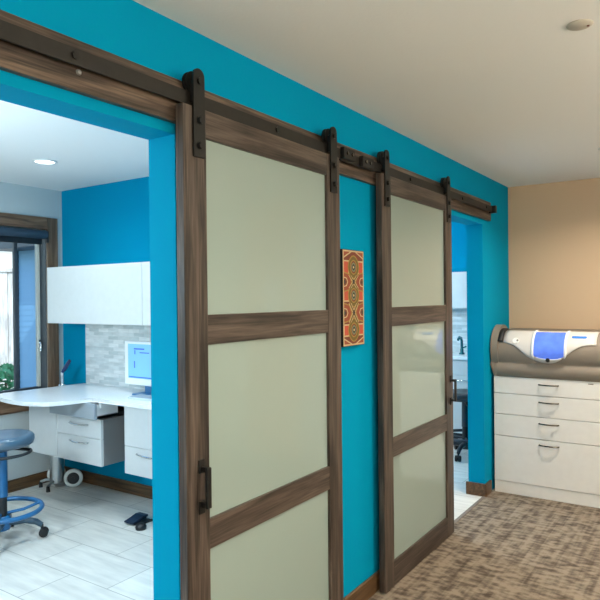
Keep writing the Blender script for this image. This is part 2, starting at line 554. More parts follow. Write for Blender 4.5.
# a leafy shrub at the foot of the fence
bush = thing('garden_shrub', 'small green garden shrub low in the side room window', 'shrub', (-6.6, 4.75, -0.2))
lf = MB()
for k in range(420):
    u, v = random.random() * 2 * PI, math.acos(random.uniform(-0.3, 1))
    rr = 0.33 * random.uniform(0.75, 1.0)
    p = Vector((-6.6 + rr * math.sin(v) * math.cos(u), 4.76 + rr * math.sin(v) * math.sin(u), 0.30 + 0.33 * math.cos(v)))
    d = Vector((random.gauss(0, 1), random.gauss(0, 1), random.gauss(0, 1))).normalized()
    e = d.orthogonal().normalized()
    q = [lf.bm.verts.new(p + a * d * 0.05 + b * e * 0.028) for a, b in ((-1, 0), (0, -1), (1, 0), (0, 1))]
    lf.bm.faces.new(q)
lf.build('foliage', mat('leaf_green', (66, 140, 96), rough=0.5), bush)
MB().tube([(-6.6, 4.76, -0.2), (-6.6, 4.76, 0.4)], [0.03, 0.015], 8).build('stem', mat('bark', (90, 74, 60), rough=0.8), bush)

# ------------------------------------------------------------------ lights with their fittings, seen ones and added unseen ones
M_lens = mat('lit_lens', (255, 250, 240), emit=(255, 246, 230), estr=6)
M_lensc = mat('lit_cool_lens', (245, 250, 255), emit=(235, 246, 255), estr=7)
M_ring = mat('white_trim_ring', (0.8, 0.8, 0.78), rough=0.5)
def downlight(x, y, z, watt, color, label, lens, r=0.075):
    t = thing('recessed_downlight', label, 'ceiling light', (x, y, z), 'recessed ceiling lights')
    MB().lathe([(r, 0), (r, -0.006), (r * 0.82, -0.010), (r * 0.78, -0.004), (r * 0.78, 0)], (x, y, z)).build('trim_ring', M_ring, t)
    MB().lathe([(r * 0.78, -0.004), (0, -0.004)], (x, y, z)).build('lens', lens, t)
    d = bpy.data.lights.new('downlight_lamp', 'AREA')
    d.shape = 'DISK'
    d.size = r * 1.5
    d.energy = watt
    d.color = color
    d.spread = math.radians(150)
    o = bpy.data.objects.new('downlight_lamp', d)
    COL.objects.link(o)
    o.parent = t
    o.location = (0, 0, -0.014)
    return t
downlight(0.93, 4.32, ZC, CORRIDOR_W * 1.5, WARM, 'glowing recessed downlight in the corridor ceiling before the tan end wall', M_lens)
downlight(1.42, 2.55, ZC, CORRIDOR_W * 0.75, WARM, 'added unseen corridor downlight above the carpet opposite the sliding doors', M_lens)  # added out of view so the track throws a shadow
downlight(1.5, 1.25, ZC, CORRIDOR_W * 0.75, WARM, 'added unseen corridor downlight above the carpet opposite the wide teal opening', M_lens)  # second unseen lamp added for the shadow under the track
downlight(1.6, -0.1, ZC, CORRIDOR_W, WARM, 'added unseen corridor downlight nearest the camera overhead', M_lens)  # added overhead, out of view, to brighten the corridor
downlight(1.5, -1.7, ZC, CORRIDOR_W, WARM, 'added unseen corridor downlight behind the viewpoint near the back wall', M_lens)  # added behind the camera for corridor brightness
downlight(-2.26, 2.5, ZR, ROOM_W * 1.3, COOL, 'bright recessed downlight in the side room ceiling before the teal wall', M_lensc, 0.078)
downlight(-1.0, 0.9, ZR, ROOM_W, COOL, 'added unseen side room downlight just inside the wide opening', M_lensc)  # unseen lamp added to brighten the side room
downlight(-2.26, 0.3, ZR, ROOM_W, COOL, 'added side room downlight at the unseen end of the window', M_lensc)  # also added out of view for side room brightness
downlight(-1.0, 2.45, ZR, ROOM_W * 4.5, COOL, 'added unseen side room downlight behind the first sliding door', M_lensc)  # hidden by the wall, added to lighten the teal back wall
downlight(-1.0, 4.3, ZR, ROOM_W, COOL, 'added unseen downlight of the farther side room just inside the narrow opening', M_lensc)  # unseen lamp added to light the farther room
downlight(-1.2, 5.8, ZR, ROOM_W, COOL, 'added unseen downlight of the farther side room over the counter', M_lensc)  # added out of view, more light for the farther room

def pendant(x, y, zc, z, watt, color, label):  # fill globes hung out of view, added to lift the brightness
    t = thing('added_globe_pendant', label, 'added fill lamp', (x, y, zc), 'added fill globe pendants')
    MB().lathe([(0.05, 0), (0.05, -0.02), (0.01, -0.03), (0, -0.03)], (x, y, zc), 24).build('ceiling_rose', M_ring, t)
    MB().cyl((x, y, z + 0.15), (x, y, zc - 0.02), 0.004, n=8).build('cord', M_ring, t)
    gm = mat('fill_globe', (0.9, 0.9, 0.9))
    g_ = gm.node_tree.nodes['Principled BSDF']
    g_.inputs['Emission Color'].default_value = (*color, 1)
    g_.inputs['Emission Strength'].default_value = watt
    n_ = 10
    MB().lathe([(0.15 * math.sin(PI * k / n_), -0.15 * math.cos(PI * k / n_)) for k in range(n_ + 1)], (x, y, z), 24).build('globe', gm, t)
pendant(2.3, -0.5, ZC, 1.95, GLOBE_CORRIDOR * 1.35, WARM, 'added fill globe pendant over the carpet behind the viewpoint')
pendant(2.7, 2.5, ZC, 1.90, GLOBE_CORRIDOR * 0.75, WARM, 'added fill globe pendant over the carpet across from the sliding doors')
pendant(-1.65, 0.65, ZR, 1.62, GLOBE_ROOM, COOL, 'added fill globe pendant in the middle of the first side room')
pendant(-2.0, 5.0, ZR, 1.72, GLOBE_ROOM, COOL, 'added fill globe pendant in the middle of the farther side room')

cs = thing('ceiling_sensor', 'small flush cream sensor disc in the corridor ceiling', 'sensor', (1.1, 2.29, ZC))
MB().lathe([(0.042, 0), (0.042, -0.003), (0.038, -0.006), (0, -0.007)], (1.1, 2.29, ZC)).build('cover', mat('cream_plastic', (0.50, 0.45, 0.38), rough=0.5), cs)
MB().lathe([(0.005, -0.006), (0.004, -0.009), (0, -0.009)], (1.125, 2.30, ZC), 10).build('indicator', mat('dim_red_indicator', (110, 60, 55)), cs)

# ------------------------------------------------------------------ header board and track
hd = MB().box(0.001, 0.024, -0.6, 4.81, 2.098, 2.24, 0.002)
tag(hd.build('header_board', M_hdr), 'long dark-stained wooden header board above the two sliding doors', 'header board')
XT0, XT1 = 0.042, 0.050
tr = thing('sliding_door_track', 'long flat dark steel rail carrying both sliding doors on the header board', 'door track', (0.046, 2.0, 2.157))
MB().box(XT0, XT1, -0.6, 2.47, 2.157, 2.203, 0.001).box(XT0, XT1, 2.47, 2.80, 2.150, 2.196, 0.001).box(XT0, XT1, 2.80, 4.77, 2.157, 2.203, 0.001).build('rail', M_track, tr)
for y in (0.35, 1.055, 1.98, 3.25, 4.1, 4.62):
    b = MB().cyl((XT1, y, 2.181), (XT1 + 0.006, y, 2.181), 0.012, n=6).cyl((0.024, y, 2.181), (XT0, y, 2.181), 0.010, n=12)
    b.build('bolt', M_black, tr)
for y in (1.085, 2.05, 3.3):
    MB().cyl((0.0245, y, 2.150), (0.030, y, 2.150), 0.009, 0.006, n=10).build('screw', M_steel, tr)
for y0, y1, z0 in ((2.468, 2.572, 2.158), (2.648, 2.762, 2.150)):
    s = MB().box(XT1, XT1 + 0.022, y0, y1, z0, z0 + 0.052, 0.003)
    so = s.build('end_stop', M_black, tr)
    for dy in (0.03, 0.075):
        MB().cyl((XT1 + 0.022, y0 + dy, z0 + 0.026), (XT1 + 0.028, y0 + dy, z0 + 0.026), 0.008, n=6).build('stop_bolt', M_chrome_dk, so)
MB().box(0.026, 0.078, 4.752, 4.785, 2.152, 2.208, 0.003).build('end_stop', M_black, tr)

# ------------------------------------------------------------------ sliding doors
X0, X1 = 0.036, 0.070
DZ0, DZ1 = 0.012, 2.15
DW = 0.986
def hanger(parent, yc):
    ht = 2.250
    st = MB()
    st.prism([(yc - 0.026, 1.985), (yc + 0.026, 1.985), (yc + 0.026, ht)] + arc(yc, ht, 0.026, 20, 160, 7) + [(yc - 0.026, ht)], 'X', 0.0705, 0.078)
    st.box(0.0545, 0.0705, yc - 0.020, yc + 0.020, 2.165, 2.235, 0.002)
    h = st.build('hanger', M_black, parent)
    wh = MB()
    pts = [(0.036, 0.030), (0.036, 0.037), (0.0412, 0.037), (0.0412, 0.0305), (0.0508, 0.0305), (0.0508, 0.037), (0.054, 0.037), (0.054, 0.026), (0.036, 0.026)]
    zc = 2.2035 + 0.0305
    n = 28
    rings = [[wh.bm.verts.new((x, yc + r * math.cos(2 * PI * k / n), zc + r * math.sin(2 * PI * k / n))) for k in range(n)] for x, r in pts]
    for A, B in zip(rings, rings[1:] + rings[:1]):
        for k in range(n):
            wh.bm.faces.new((A[k], A[(k + 1) % n], B[(k + 1) % n], B[k]))
    wh.cyl((0.0365, yc, zc), (0.0535, yc, zc), 0.0265, n=20)
    wh.build('wheel', M_black, h)
    MB().cyl((0.052, yc, zc), (0.085, yc, zc), 0.011, n=6).build('axle', M_black, h)
    for z in (2.022, 2.105):
        MB().cyl((0.078, yc, z), (0.089, yc, z), 0.0135, 0.0115, n=6).build('bolt', M_black, h)
def pull_handle(parent, yc, z0, z1):
    hb = MB()
    for z in (z0 + 0.016, z1 - 0.016):
        hb.box(X1, X1 + 0.006, yc - 0.014, yc + 0.014, z - 0.022, z + 0.022, 0.002)
    hb.box(X1 + 0.004, X1 + 0.034, yc - 0.008, yc + 0.008, z0 + 0.016, z0 + 0.032, 0.003)
    hb.box(X1 + 0.004, X1 + 0.034, yc - 0.008, yc + 0.008, z1 - 0.032, z1 - 0.016, 0.003)
    hb.box(X1 + 0.027, X1 + 0.038, yc - 0.011, yc + 0.011, z0 + 0.016, z1 - 0.016, 0.003)
    hb.build('pull_handle', M_black, parent)
def sliding_door(y0, label, hy):
    t = thing('sliding_barn_door', label, 'sliding door', (0.053, y0 + DW / 2, DZ0), 'sliding barn doors', 'thing')
    SW = 0.108
    for a in (y0, y0 + DW - SW):
        MB().box(X0, X1, a, a + SW, DZ0, DZ1, 0.002).build('stile', M_wz, t)
    for z0, z1 in ((DZ0, 0.135), (0.680, 0.780), (1.366, 1.466), (2.056, DZ1)):
        MB().box(X0 + 0.001, X1 - 0.001, y0 + SW, y0 + DW - SW, z0, z1, 0.0015).build('rail', M_wy, t)
    for z0, z1 in ((0.135, 0.680), (0.780, 1.366), (1.466, 2.056)):
        MB().box(0.048, 0.057, y0 + SW, y0 + DW - SW, z0, z1).build('glass_panel', M_pane, t)
    for yc in hy:
        hanger(t, yc)
    return t
D1, D2 = 1.441, 2.847
door = sliding_door(D1, 'large walnut sliding door with three sage glass panels beside the wide teal opening', (D1 + 0.068, D1 + DW - 0.060))
door2 = sliding_door(D2, 'walnut and sage glass sliding door between the patterned wall panel and the narrow opening', (D2 + 0.052, D2 + DW - 0.062))
pull_handle(door, D1 + 0.066, 0.818, 0.984)
pull_handle(door2, D2 + DW - 0.045, 0.840, 1.012)

# ------------------------------------------------------------------ patterned wall panel
AY0, AY1, AZ0, AZ1 = 2.518, 2.724, 1.287, 1.747
art = thing('wall_art_panel', 'narrow canvas panel with terracotta and olive geometric pattern on the teal wall', 'wall art', (0.0, 2.63, AZ0))
MB().box(0.001, 0.028, AY0, AY1, AZ0, AZ1, 0.002).build('canvas', mat('dark_canvas_edge', (28, 22, 20), rough=0.8), art)
ac = {'cream': (180, 160, 122), 'rust': (132, 60, 36), 'coral': (172, 68, 46), 'olive': (98, 82, 28), 'gold': (142, 114, 50), 'dark': (36, 34, 30), 'brick': (104, 46, 28), 'sage': (104, 114, 90)}
keys = list(ac)
pm = [mat('ornament_' + k, v, rough=0.7, noise=0.12, nscale=120) for k, v in ac.items()]
pt = MB()
lay = [0]
aw, ah = AY1 - AY0, AZ1 - AZ0
def patch(col, poly):
    """poly in panel units: u across 0..1, v up 0..1"""
    lay[0] += 1
    x = 0.0284 + lay[0] * 0.000012
    pt.m = keys.index(col)
    pt.prism([(AY0 + u * aw, AZ0 + v * ah) for u, v in poly], 'X', 0.027, x)
def rect(col, u0, u1, v0, v1):
    patch(col, [(u0, v0), (u1, v0), (u1, v1), (u0, v1)])
def both(col, poly):
    patch(col, poly)
    patch(col, [(1 - u, v) for u, v in reversed(poly)])
def oval(col, u, v, ru, rv, n=24, p=1.12):
    patch(col, [(u + ru * math.copysign(abs(math.cos(a)) ** p, math.cos(a)), v + rv * math.copysign(abs(math.sin(a)) ** p, math.sin(a))) for a in (2 * PI * k / n for k in range(n))])
rect('cream', 0.01, 0.99, 0.006, 0.994)
rect('brick', 0.05, 0.95, 0.022, 0.978)
for vb, vt, c in ((0.115, 0.215, 'coral'), (0.475, 0.575, 'coral'), (0.75, 0.875, 'coral')):
    both('cream', [(0.05, vb - 0.014), (0.30, vb - 0.014), (0.30, vt + 0.014), (0.05, vt + 0.014)])
    both(c, [(0.06, vb), (0.25, vb), (0.25, vt), (0.06, vt)])
for vc in (0.345, 0.665):
    for rr, c in ((1.0, 'gold'), (0.88, 'rust'), (0.50, 'cream'), (0.40, 'brick'), (0.22, 'dark')):
        both(c, [(0.05, vc - 0.105 * rr), (0.05 + 0.26 * rr, vc - 0.085 * rr), (0.05 + 0.38 * rr, vc), (0.05 + 0.26 * rr, vc + 0.085 * rr), (0.05, vc + 0.105 * rr)])
both('cream', [(0.05, 0.022), (0.42, 0.022), (0.05, 0.085)])
both('rust', [(0.05, 0.022), (0.34, 0.022), (0.05, 0.072)])
both('cream', [(0.05, 0.978), (0.05, 0.91), (0.42, 0.978)])
both('rust', [(0.05, 0.978), (0.05, 0.925), (0.34, 0.978)])
# the central plaited band: lozenges joined by crossing ribbons
for vc in (0.165, 0.525, 0.82):
    for ru, rv, c in ((0.27, 0.125, 'gold'), (0.24, 0.113, 'olive'), (0.17, 0.078, 'gold'), (0.14, 0.066, 'brick'), (0.11, 0.05, 'sage'), (0.07, 0.033, 'dark'), (0.03, 0.014, 'cream')):
        oval(c, 0.5, vc, ru, rv)
for va, vb in ((0.245, 0.445), (0.60, 0.735)):
    for col, hw in (('cream', 0.06), ('olive', 0.035)):
        patch(col, [(0.32 - hw, va), (0.32 + hw, va), (0.68 + hw, vb), (0.68 - hw, vb)])
        patch(col, [(0.68 - hw, va), (0.68 + hw, va), (0.32 + hw, vb), (0.32 - hw, vb)])
    vm = (va + vb) / 2
    patch('dark', [(0.5, vm - 0.03), (0.56, vm), (0.5, vm + 0.03), (0.44, vm)])
pt.build('ornament', pm, art)

# ------------------------------------------------------------------ white drawer cabinet in the niche
CX0, CX1, CY = 0.026, 0.885, 4.84
cb = thing('drawer_cabinet', 'cream four-drawer base cabinet under the grey machine against the tan wall', 'cabinet', (0.45, 5.1, 0))
MB().box(CX0, CX1, CY + 0.022, YE - 0.002, 0.09, 0.90, 0.001).build('carcass', M_cream, cb)
MB().box(CX0 + 0.0, CX1, CY + 0.004, YE - 0.002, 0.0, 0.09, 0.001).build('plinth', M_cream, cb)
zs = [0.092, 0.442, 0.609, 0.769, 0.90]
hz = [0.402, 0.562, 0.722, 0.853]
for k in range(4):
    dr = MB().box(CX0, CX1, CY, CY + 0.021, zs[k] + 0.002, zs[k + 1] - 0.0025, 0.0015).build('drawer', M_cream, cb)
    z = hz[k]
    pts = [(0.362, CY, z)] + [(0.362 + 0.136 * q / 10, CY - 0.012 - 0.016 * math.sin(PI * q / 10), z) for q in range(11)] + [(0.498, CY, z)]
    MB().tube(pts, 0.0056, 8).build('handle', M_chrome_dk, dr)
MB().box(0.70, 0.735, CY - 0.001, CY + 0.001, 0.878, 0.884).build('maker_plate', mat('dark_print', (80, 60, 50)), cb)

# ------------------------------------------------------------------ grey machine on that cabinet
mc = thing('countertop_machine', 'bulky rounded grey machine with white fascia and blue window on the cream cabinet', 'machine', (0.45, 5.1, 0.90))
M_body = mat('warm_grey_plastic', (0.235, 0.20, 0.165), rough=0.5, spec=0.25)
M_fasc = mat('white_fascia_plastic', (0.64, 0.62, 0.60), rough=0.3)
HY, HZ, HR = 4.965, 1.092, 0.15
prof = [(4.835, 0.90), (4.835, 1.0)] + [(HY - HR * math.cos(math.radians(a)), HZ + HR * math.sin(math.radians(a))) for a in range(-36, 91, 6)] + [(5.30, 1.25), (5.34, 1.20), (5.34, 0.90)]
MB().prism(prof, 'X', 0.05, 0.862, smooth=True).build('body', M_body, mc)
EP = [(4.836, 0.90), (4.836, 1.0)] + [(4.985 - 0.183 * math.cos(math.radians(a)), 1.108 + 0.183 * math.sin(math.radians(a))) for a in range(-30, 157, 6)] + [(5.20, 1.16), (5.345, 1.16), (5.345, 0.90)]
for a, b2 in ((0.012, 0.064), (0.86, 0.90)):
    ec = MB().prism(EP, 'X', a, b2, smooth=False)
    xo = a if a < 0.5 else b2
    bmesh.ops.bevel(ec.bm, geom=[e for e in ec.bm.edges if all(abs(v.co.x - xo) < 1e-5 for v in e.verts)], offset=0.030, segments=6, profile=0.5, affect='EDGES')
    ec.build('end_cap', M_body, mc)
def hood(x, th, r):
    a = math.radians(th)
    return (x, HY - r * math.cos(a), HZ + r * math.sin(a))
def hood_patch(mb, cols, r0, r1, nt=18):
    """cols: (x, th_low, th_high); a curved plate following the hood"""
    G0, G1 = [], []
    for x, lo, hi in cols:
        G0.append([mb.bm.verts.new(hood(x, lo + (hi - lo) * j / nt, r0)) for j in range(nt + 1)])
        G1.append([mb.bm.verts.new(hood(x, lo + (hi - lo) * j / nt, r1)) for j in range(nt + 1)])
    N = len(cols)
    for i in range(N - 1):
        for j in range(nt):
            fc = mb.bm.faces.new((G1[i][j], G1[i + 1][j], G1[i + 1][j + 1], G1[i][j + 1]))
            fc.smooth = True
        mb.bm.faces.new((G0[i][0], G0[i + 1][0], G1[i + 1][0], G1[i][0]))
        mb.bm.faces.new((G0[i][nt], G0[i + 1][nt], G1[i + 1][nt], G1[i][nt]))
    for i in (0, N - 1):
        for j in range(nt):
            mb.bm.faces.new((G0[i][j], G0[i][j + 1], G1[i][j + 1], G1[i][j]))
    return mb
low = [(0.101, 28.5), (0.14, 25.0), (0.179, 20.1), (0.205, 13.5), (0.232, 6.2), (0.257, -2.5), (0.283, -10.4), (0.304, -15), (0.325, -18.8), (0.352, -23.5), (0.38, -27.0), (0.408, -29), (0.436, -29.6), (0.461, -28), (0.486, -25), (0.511, -20), (0.536, -13.3), (0.56, -5.0), (0.585, 3.0), (0.611, 11.0), (0.638, 17.6), (0.664, 22.0), (0.69, 24.1), (0.725, 26), (0.758, 26.6)]
hood_patch(MB(), [(x, lo, 100) for x, lo in low], HR - 0.01, HR + 0.006).build('fascia', M_fasc, mc)
hood_patch(MB(), [(x, 28, 100) for x in (0.064, 0.08, 0.100)], HR - 0.01, HR + 0.022).build('slot', M_rubber, mc)
M_lip = mat('bright_lip', (0.86, 0.87, 0.90), rough=0.15)
M_blue = mat('blue_window_added_glow', (92, 128, 228), rough=0.10, spec=0.8, emit=(75, 110, 245), estr=0.3, noise=0.2, nscale=14)  # no lamp behind it; slight glow lifts the translucent blue
wl = [(0.330, -4, 66), (0.336, -8.5, 68), (0.35, -11, 68), (0.375, -13.5, 68), (0.40, -15, 68), (0.44, -15.6, 68), (0.48, -15, 68), (0.505, -13.5, 68), (0.525, -11, 68), (0.540, -8, 68), (0.546, -4, 66)]
hood_patch(MB(), [(0.314, -6, 100), (0.322, -12, 100), (0.332, -15, 100)], HR, HR + 0.013).build('window_rim', M_lip, mc)
hood_patch(MB(), [(0.544, -14, 100), (0.553, -11, 100), (0.562, -5, 100)], HR, HR + 0.013).build('window_rim', M_lip, mc)
hood_patch(MB(), wl, HR, HR + 0.012).build('blue_window', M_blue, mc)
hood_patch(MB(), [(x, lo - 3.2, lo) for x, lo, hi in wl[2:-2]], HR, HR + 0.014, 3).build('window_lip', M_lip, mc)
kn = Vector(hood(0.432, -18, HR + 0.004))
nrm = Vector((0, -math.cos(math.radians(18)), -math.sin(math.radians(18))))
MB().cyl(kn, kn + nrm * 0.018, 0.016, 0.014, 18).build('latch', M_rubber, mc)
bp_ = Vector(hood(0.197, 33, HR + 0.004)); bn = Vector((0, -math.cos(math.radians(33)), math.sin(math.radians(33))))
MB().cyl(bp_, bp_ + bn * 0.006, 0.026, 0.024, 24).build('button_plate', mat('bright_white_plastic', (0.9, 0.9, 0.88), rough=0.25), mc)
bq = Vector(hood(0.211, 33, HR + 0.010))
MB().cyl(bq, bq + bn * 0.003, 0.008, n=12).build('button', mat('grey_button', (120, 105, 100)), mc)
dp = [(0.582 + 0.008, 47, 53), (0.60, 46, 54), (0.62, 46, 54), (0.66, 46, 54), (0.68, 46, 54), (0.69, 47, 53)]
hood_patch(MB(), dp, HR, HR + 0.0085, 4).build('display_slot', mat('light_blue_display', (50, 120, 205), rough=0.2, emit=(50, 120, 220), estr=0.2), mc)

# ------------------------------------------------------------------ first side room: desk
ZD = 0.83
ped = []
# outline of the worktop seen from above: straight run along the wall with a bulging peninsula
wt = [(-2.895, 3.260), (-2.965, 2.60)] + [(-2.93, 2.515), (-2.86, 2.488), (-2.76, 2.462), (-2.66, 2.446), (-2.56, 2.438), (-2.46, 2.440), (-2.36, 2.456), (-2.30, 2.488), (-2.258, 2.52), (-2.225, 2.60), (-2.205, 2.68), (-2.195, 2.74), (-2.17, 2.785), (-2.12, 2.80), (-1.8, 2.79), (-1.25, 2.78), (-1.25, 3.260)]
wm = MB().prism(wt, 'Z', ZD - 0.028, ZD)
es = [e for e in wm.bm.edges if abs(e.verts[0].co.z - e.verts[1].co.z) < 1e-6]
bmesh.ops.bevel(wm.bm, geom=es, offset=0.006, segments=2, profile=0.5, affect='EDGES')
tag(wm.build('worktop', M_top), 'white worktop with a rounded peninsula in the window-lit side room', 'worktop')

lc = thing('desk_cabinet', 'white floating drawer cabinet under the rounded end of the desk', 'cabinet', (-2.55, 3.0, 0.345), 'white desk cabinets')
M_side = mat('shaded_cabinet_side', (0.20, 0.20, 0.20), rough=0.22, spec=0.8)  # shade in the knee gap is put into this dark grey
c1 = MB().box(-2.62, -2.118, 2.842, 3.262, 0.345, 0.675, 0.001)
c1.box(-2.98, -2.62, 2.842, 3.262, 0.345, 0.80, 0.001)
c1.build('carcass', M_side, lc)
MB().box(-2.985, -2.628, 2.82, 2.841, 0.345, 0.80, 0.0015).build('filler_panel', M_white, lc)
for z0, z1, hz_ in ((0.345, 0.532, 0.497), (0.535, 0.675, 0.625)):
    dr = MB().box(-2.625, -2.118, 2.82, 2.841, z0, z1, 0.0015).build('drawer', M_white, lc)
    pts = [(-2.46, 2.82, hz_)] + [(-2.46 + 0.20 * q / 8, 2.808 - 0.02 * math.sin(PI * q / 8), hz_) for q in range(9)] + [(-2.26, 2.82, hz_)]
    MB().tube(pts, 0.0065, 8).build('handle', M_chrome, dr)
kt = thing('pencil_drawer', 'grey shallow drawer pulled out under the white worktop', 'drawer', (-2.3, 2.95, 0.70))
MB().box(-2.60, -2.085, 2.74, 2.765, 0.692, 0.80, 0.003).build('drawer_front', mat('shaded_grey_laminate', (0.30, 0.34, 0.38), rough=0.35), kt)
MB().box(-2.58, -2.095, 2.765, 2.95, 0.70, 0.712).box(-2.58, -2.57, 2.765, 3.2, 0.70, 0.79).box(-2.105, -2.095, 2.765, 2.95, 0.70, 0.79).box(-2.58, -2.095, 3.19, 3.2, 0.70, 0.79).build('tray', M_white, kt)
for a in (-2.098, -2.598):
    MB().box(a, a + 0.016, 2.79, 3.2, 0.765, 0.802).build('runner', M_white, kt)
rc = thing('desk_cabinet', 'white two-drawer desk cabinet below the monitor beside the teal jamb', 'cabinet', (-1.6, 3.0, 0.34), 'white desk cabinets')
MB().box(-1.872, -1.26, 2.842, 3.262, 0.34, 0.80, 0.001).build('carcass', M_white, rc)
for z0, z1, hz_ in ((0.34, 0.526, 0.487), (0.529, 0.80, 0.76)):
    dr = MB().box(-1.872, -1.26, 2.82, 2.841, z0, z1, 0.0015).build('drawer', M_white, rc)
    if z0 < 0.4:
        pts = [(-1.74, 2.82, hz_)] + [(-1.74 + 0.26 * q / 8, 2.808 - 0.02 * math.sin(PI * q / 8), hz_) for q in range(9)] + [(-1.48, 2.82, hz_)]
        MB().tube(pts, 0.0065, 8).build('handle', M_chrome, dr)
uc = thing('wall_cabinet', 'white wall cabinet above the desk in front of the window trim', 'cabinet', (-2.3, 3.1, 1.343), 'white wall cabinets')
MB().box(-2.912, -1.25, 2.962, YB - 0.001, 1.343, 1.775, 0.001).build('carcass', M_white, uc)
for a, b2 in ((-2.912, -1.822), (-1.818, -1.25)):
    MB().box(a, b2, 2.942, 2.961, 1.340, 1.778, 0.0015).build('cabinet_door', M_white, uc)
tag(MB().box(-2.87, -1.25, 3.263, YB - 0.001, ZD - 0.03, 1.342).build('tile_backsplash', M_splash), 'pale mosaic tile backsplash between the desk and its wall cabinet', 'backsplash')

# monitor and what stands on the desk
mo = thing('monitor', 'white-framed monitor on the desk before the mosaic tiles', 'monitor', (-1.93, 3.1, ZD))
MB().box(-2.165, -1.70, 3.075, 3.115, 0.895, 1.215, 0.006).build('housing', mat('white_monitor_plastic', (0.82, 0.83, 0.84), rough=0.35), mo)
sc = MB().box(-2.125, -1.735, 3.0735, 3.0755, 0.945, 1.195)
sc.build('screen', mat('lit_pale_blue_screen', (120, 175, 215), rough=0.15, emit=(120, 185, 230), estr=0.35), mo)
ic = MB()
for a, b2, z0, z1 in ((-2.06, -1.95, 1.155, 1.165), (-2.055, -2.045, 1.12, 1.15), (-2.06, -2.05, 1.02, 1.07), (-2.0, -1.9, 1.13, 1.137), (-2.115, -1.745, 0.95, 0.958)):
    ic.box(a, b2, 3.0725, 3.0745, z0, z1)
ic.build('screen_content', mat('blue_screen_marks', (50, 90, 190), emit=(50, 90, 190), estr=0.3), mo)
MB().box(-1.98, -1.88, 3.10, 3.13, 0.835, 1.0, 0.004).box(-2.04, -1.82, 3.03, 3.2, ZD, ZD + 0.01, 0.003).build('stand', M_stool, mo)
kb = thing('keyboard', 'flat pale keyboard on the desk in front of the monitor', 'keyboard', (-1.76, 2.95, ZD))
MB().box(-1.93, -1.5, 2.90, 3.02, ZD, ZD + 0.014, 0.004).build('keyboard_body', mat('pale_blue_plastic', (0.55, 0.62, 0.68), rough=0.4), kb)
kk = MB()
for i in range(14):
    for j in range(4):
        kk.box(-1.92 + i * 0.0295, -1.896 + i * 0.0295, 2.908 + j * 0.027, 2.93 + j * 0.027, ZD + 0.014, ZD + 0.018)
kk.build('keys', mat('grey_keys', (0.35, 0.4, 0.45), rough=0.5), kb)
pn = thing('pen_stand', 'slim chrome stand holding a tilted dark pen on the far desk edge', 'pen stand', (-2.935, 3.08, ZD))
MB().lathe([(0.028, 0), (0.028, 0.008), (0.012, 0.014), (0, 0.014)], (-2.93, 3.08, ZD), 20).tube([(-2.93, 3.08, ZD + 0.012), (-2.932, 3.08, 0.91), (-2.932, 3.08, 0.935), (-2.92, 3.081, 0.955)], 0.011, 10).build('post', M_chrome, pn)
MB().tube([(-2.925, 3.08, 0.94), (-2.90, 3.083, 0.965), (-2.842, 3.09, 1.035)], [0.012, 0.016, 0.013], 12).build('pen', mat('navy_plastic', (24, 46, 92), rough=0.35), pn)

# wheeled cylinder trolley under the desk
ct = thing('cylinder_trolley', 'steel cylinder trolley with white wheels under the desk beside the baseboard', 'trolley', (-2.98, 3.06, 0))
MB().cyl((-2.985, 3.06, 0.045), (-2.985, 3.06, 0.33), 0.055, n=32).lathe([(0.055, 0.0), (0.045, 0.012), (0, 0.014)], (-2.985, 3.06, 0.33), 24).build('column', M_steel, ct)
for dx, dy in ((-0.115, -0.07), (0.05, -0.115)):
    ft = MB().tube([(-2.985 + dx * 0.3, 3.06 + dy * 0.3, 0.062), (-2.985 + dx * 0.7, 3.06 + dy * 0.7, 0.060), (-2.985 + dx, 3.06 + dy, 0.045)], 0.011, 8).build('foot', M_steel, ct)
    MB().cyl((-2.985 + dx, 3.06 + dy, 0), (-2.985 + dx, 3.06 + dy, 0.045), 0.016, 0.012, 12).build('rubber_tip', M_rubber, ft)
MB().cyl((-3.10, 3.135, 0.075), (-2.86, 3.135, 0.075), 0.010, n=10).cyl((-2.985, 3.06, 0.075), (-2.985, 3.135, 0.075), 0.012, n=10).build('wheel_axle', M_steel, ct)
M_tyre = mat('white_tyre', (0.72, 0.72, 0.68), rough=0.6)
for cx_, cy_, ax in ((-2.875, 3.135, Vector((0.75, -0.66, 0))), (-3.10, 3.135, Vector((0.9, -0.43, 0)))):
    side = Vector((-ax.y, ax.x, 0)).normalized()
    ring = [Vector((cx_, cy_, 0.075)) + 0.058 * (math.cos(2 * PI * k / 32) * side + math.sin(2 * PI * k / 32) * Vector((0, 0, 1))) for k in range(32)]
    wh = MB().tube(ring, 0.017, 10, closed=True).build('wheel', M_tyre, ct)
    a = ax.normalized()
    cc = Vector((cx_, cy_, 0.075))
    MB().cyl(cc - a * 0.014, cc + a * 0.014, 0.047, n=24).cyl(cc + a * 0.014, cc + a * 0.02, 0.015, n=12).build('hub', M_dark, wh)

# foot pedal
fp = thing('foot_pedal', 'dark foot pedal with cable on the tiled floor below the desk', 'foot pedal', (-1.8, 2.9, 0))
MB().box(-1.87, -1.74, 2.82, 2.95, 0, 0.012, 0.004).build('base', M_dark, fp)
pd = MB().prism([(2.80, 0.012), (2.86, 0.016), (2.92, 0.030), (2.935, 0.034), (2.935, 0.044), (2.90, 0.046), (2.85, 0.032), (2.80, 0.022)], 'X', -1.86, -1.775)
pd.build('treadle', mat('navy_treadle', (26, 44, 66), rough=0.35), fp)
MB().lathe([(0.0, 0.0), (0.034, 0), (0.038, 0.018), (0.026, 0.036), (0, 0.04)], (-1.695, 2.80, 0), 20).build('heel_stop', M_dark, fp)
MB().tube([(-1.76, 2.90, 0.02), (-1.68, 3.0, 0.008), (-1.55, 3.12, 0.008), (-1.45, 3.25, 0.008)], 0.006, 8).build('cable', M_dark, fp)

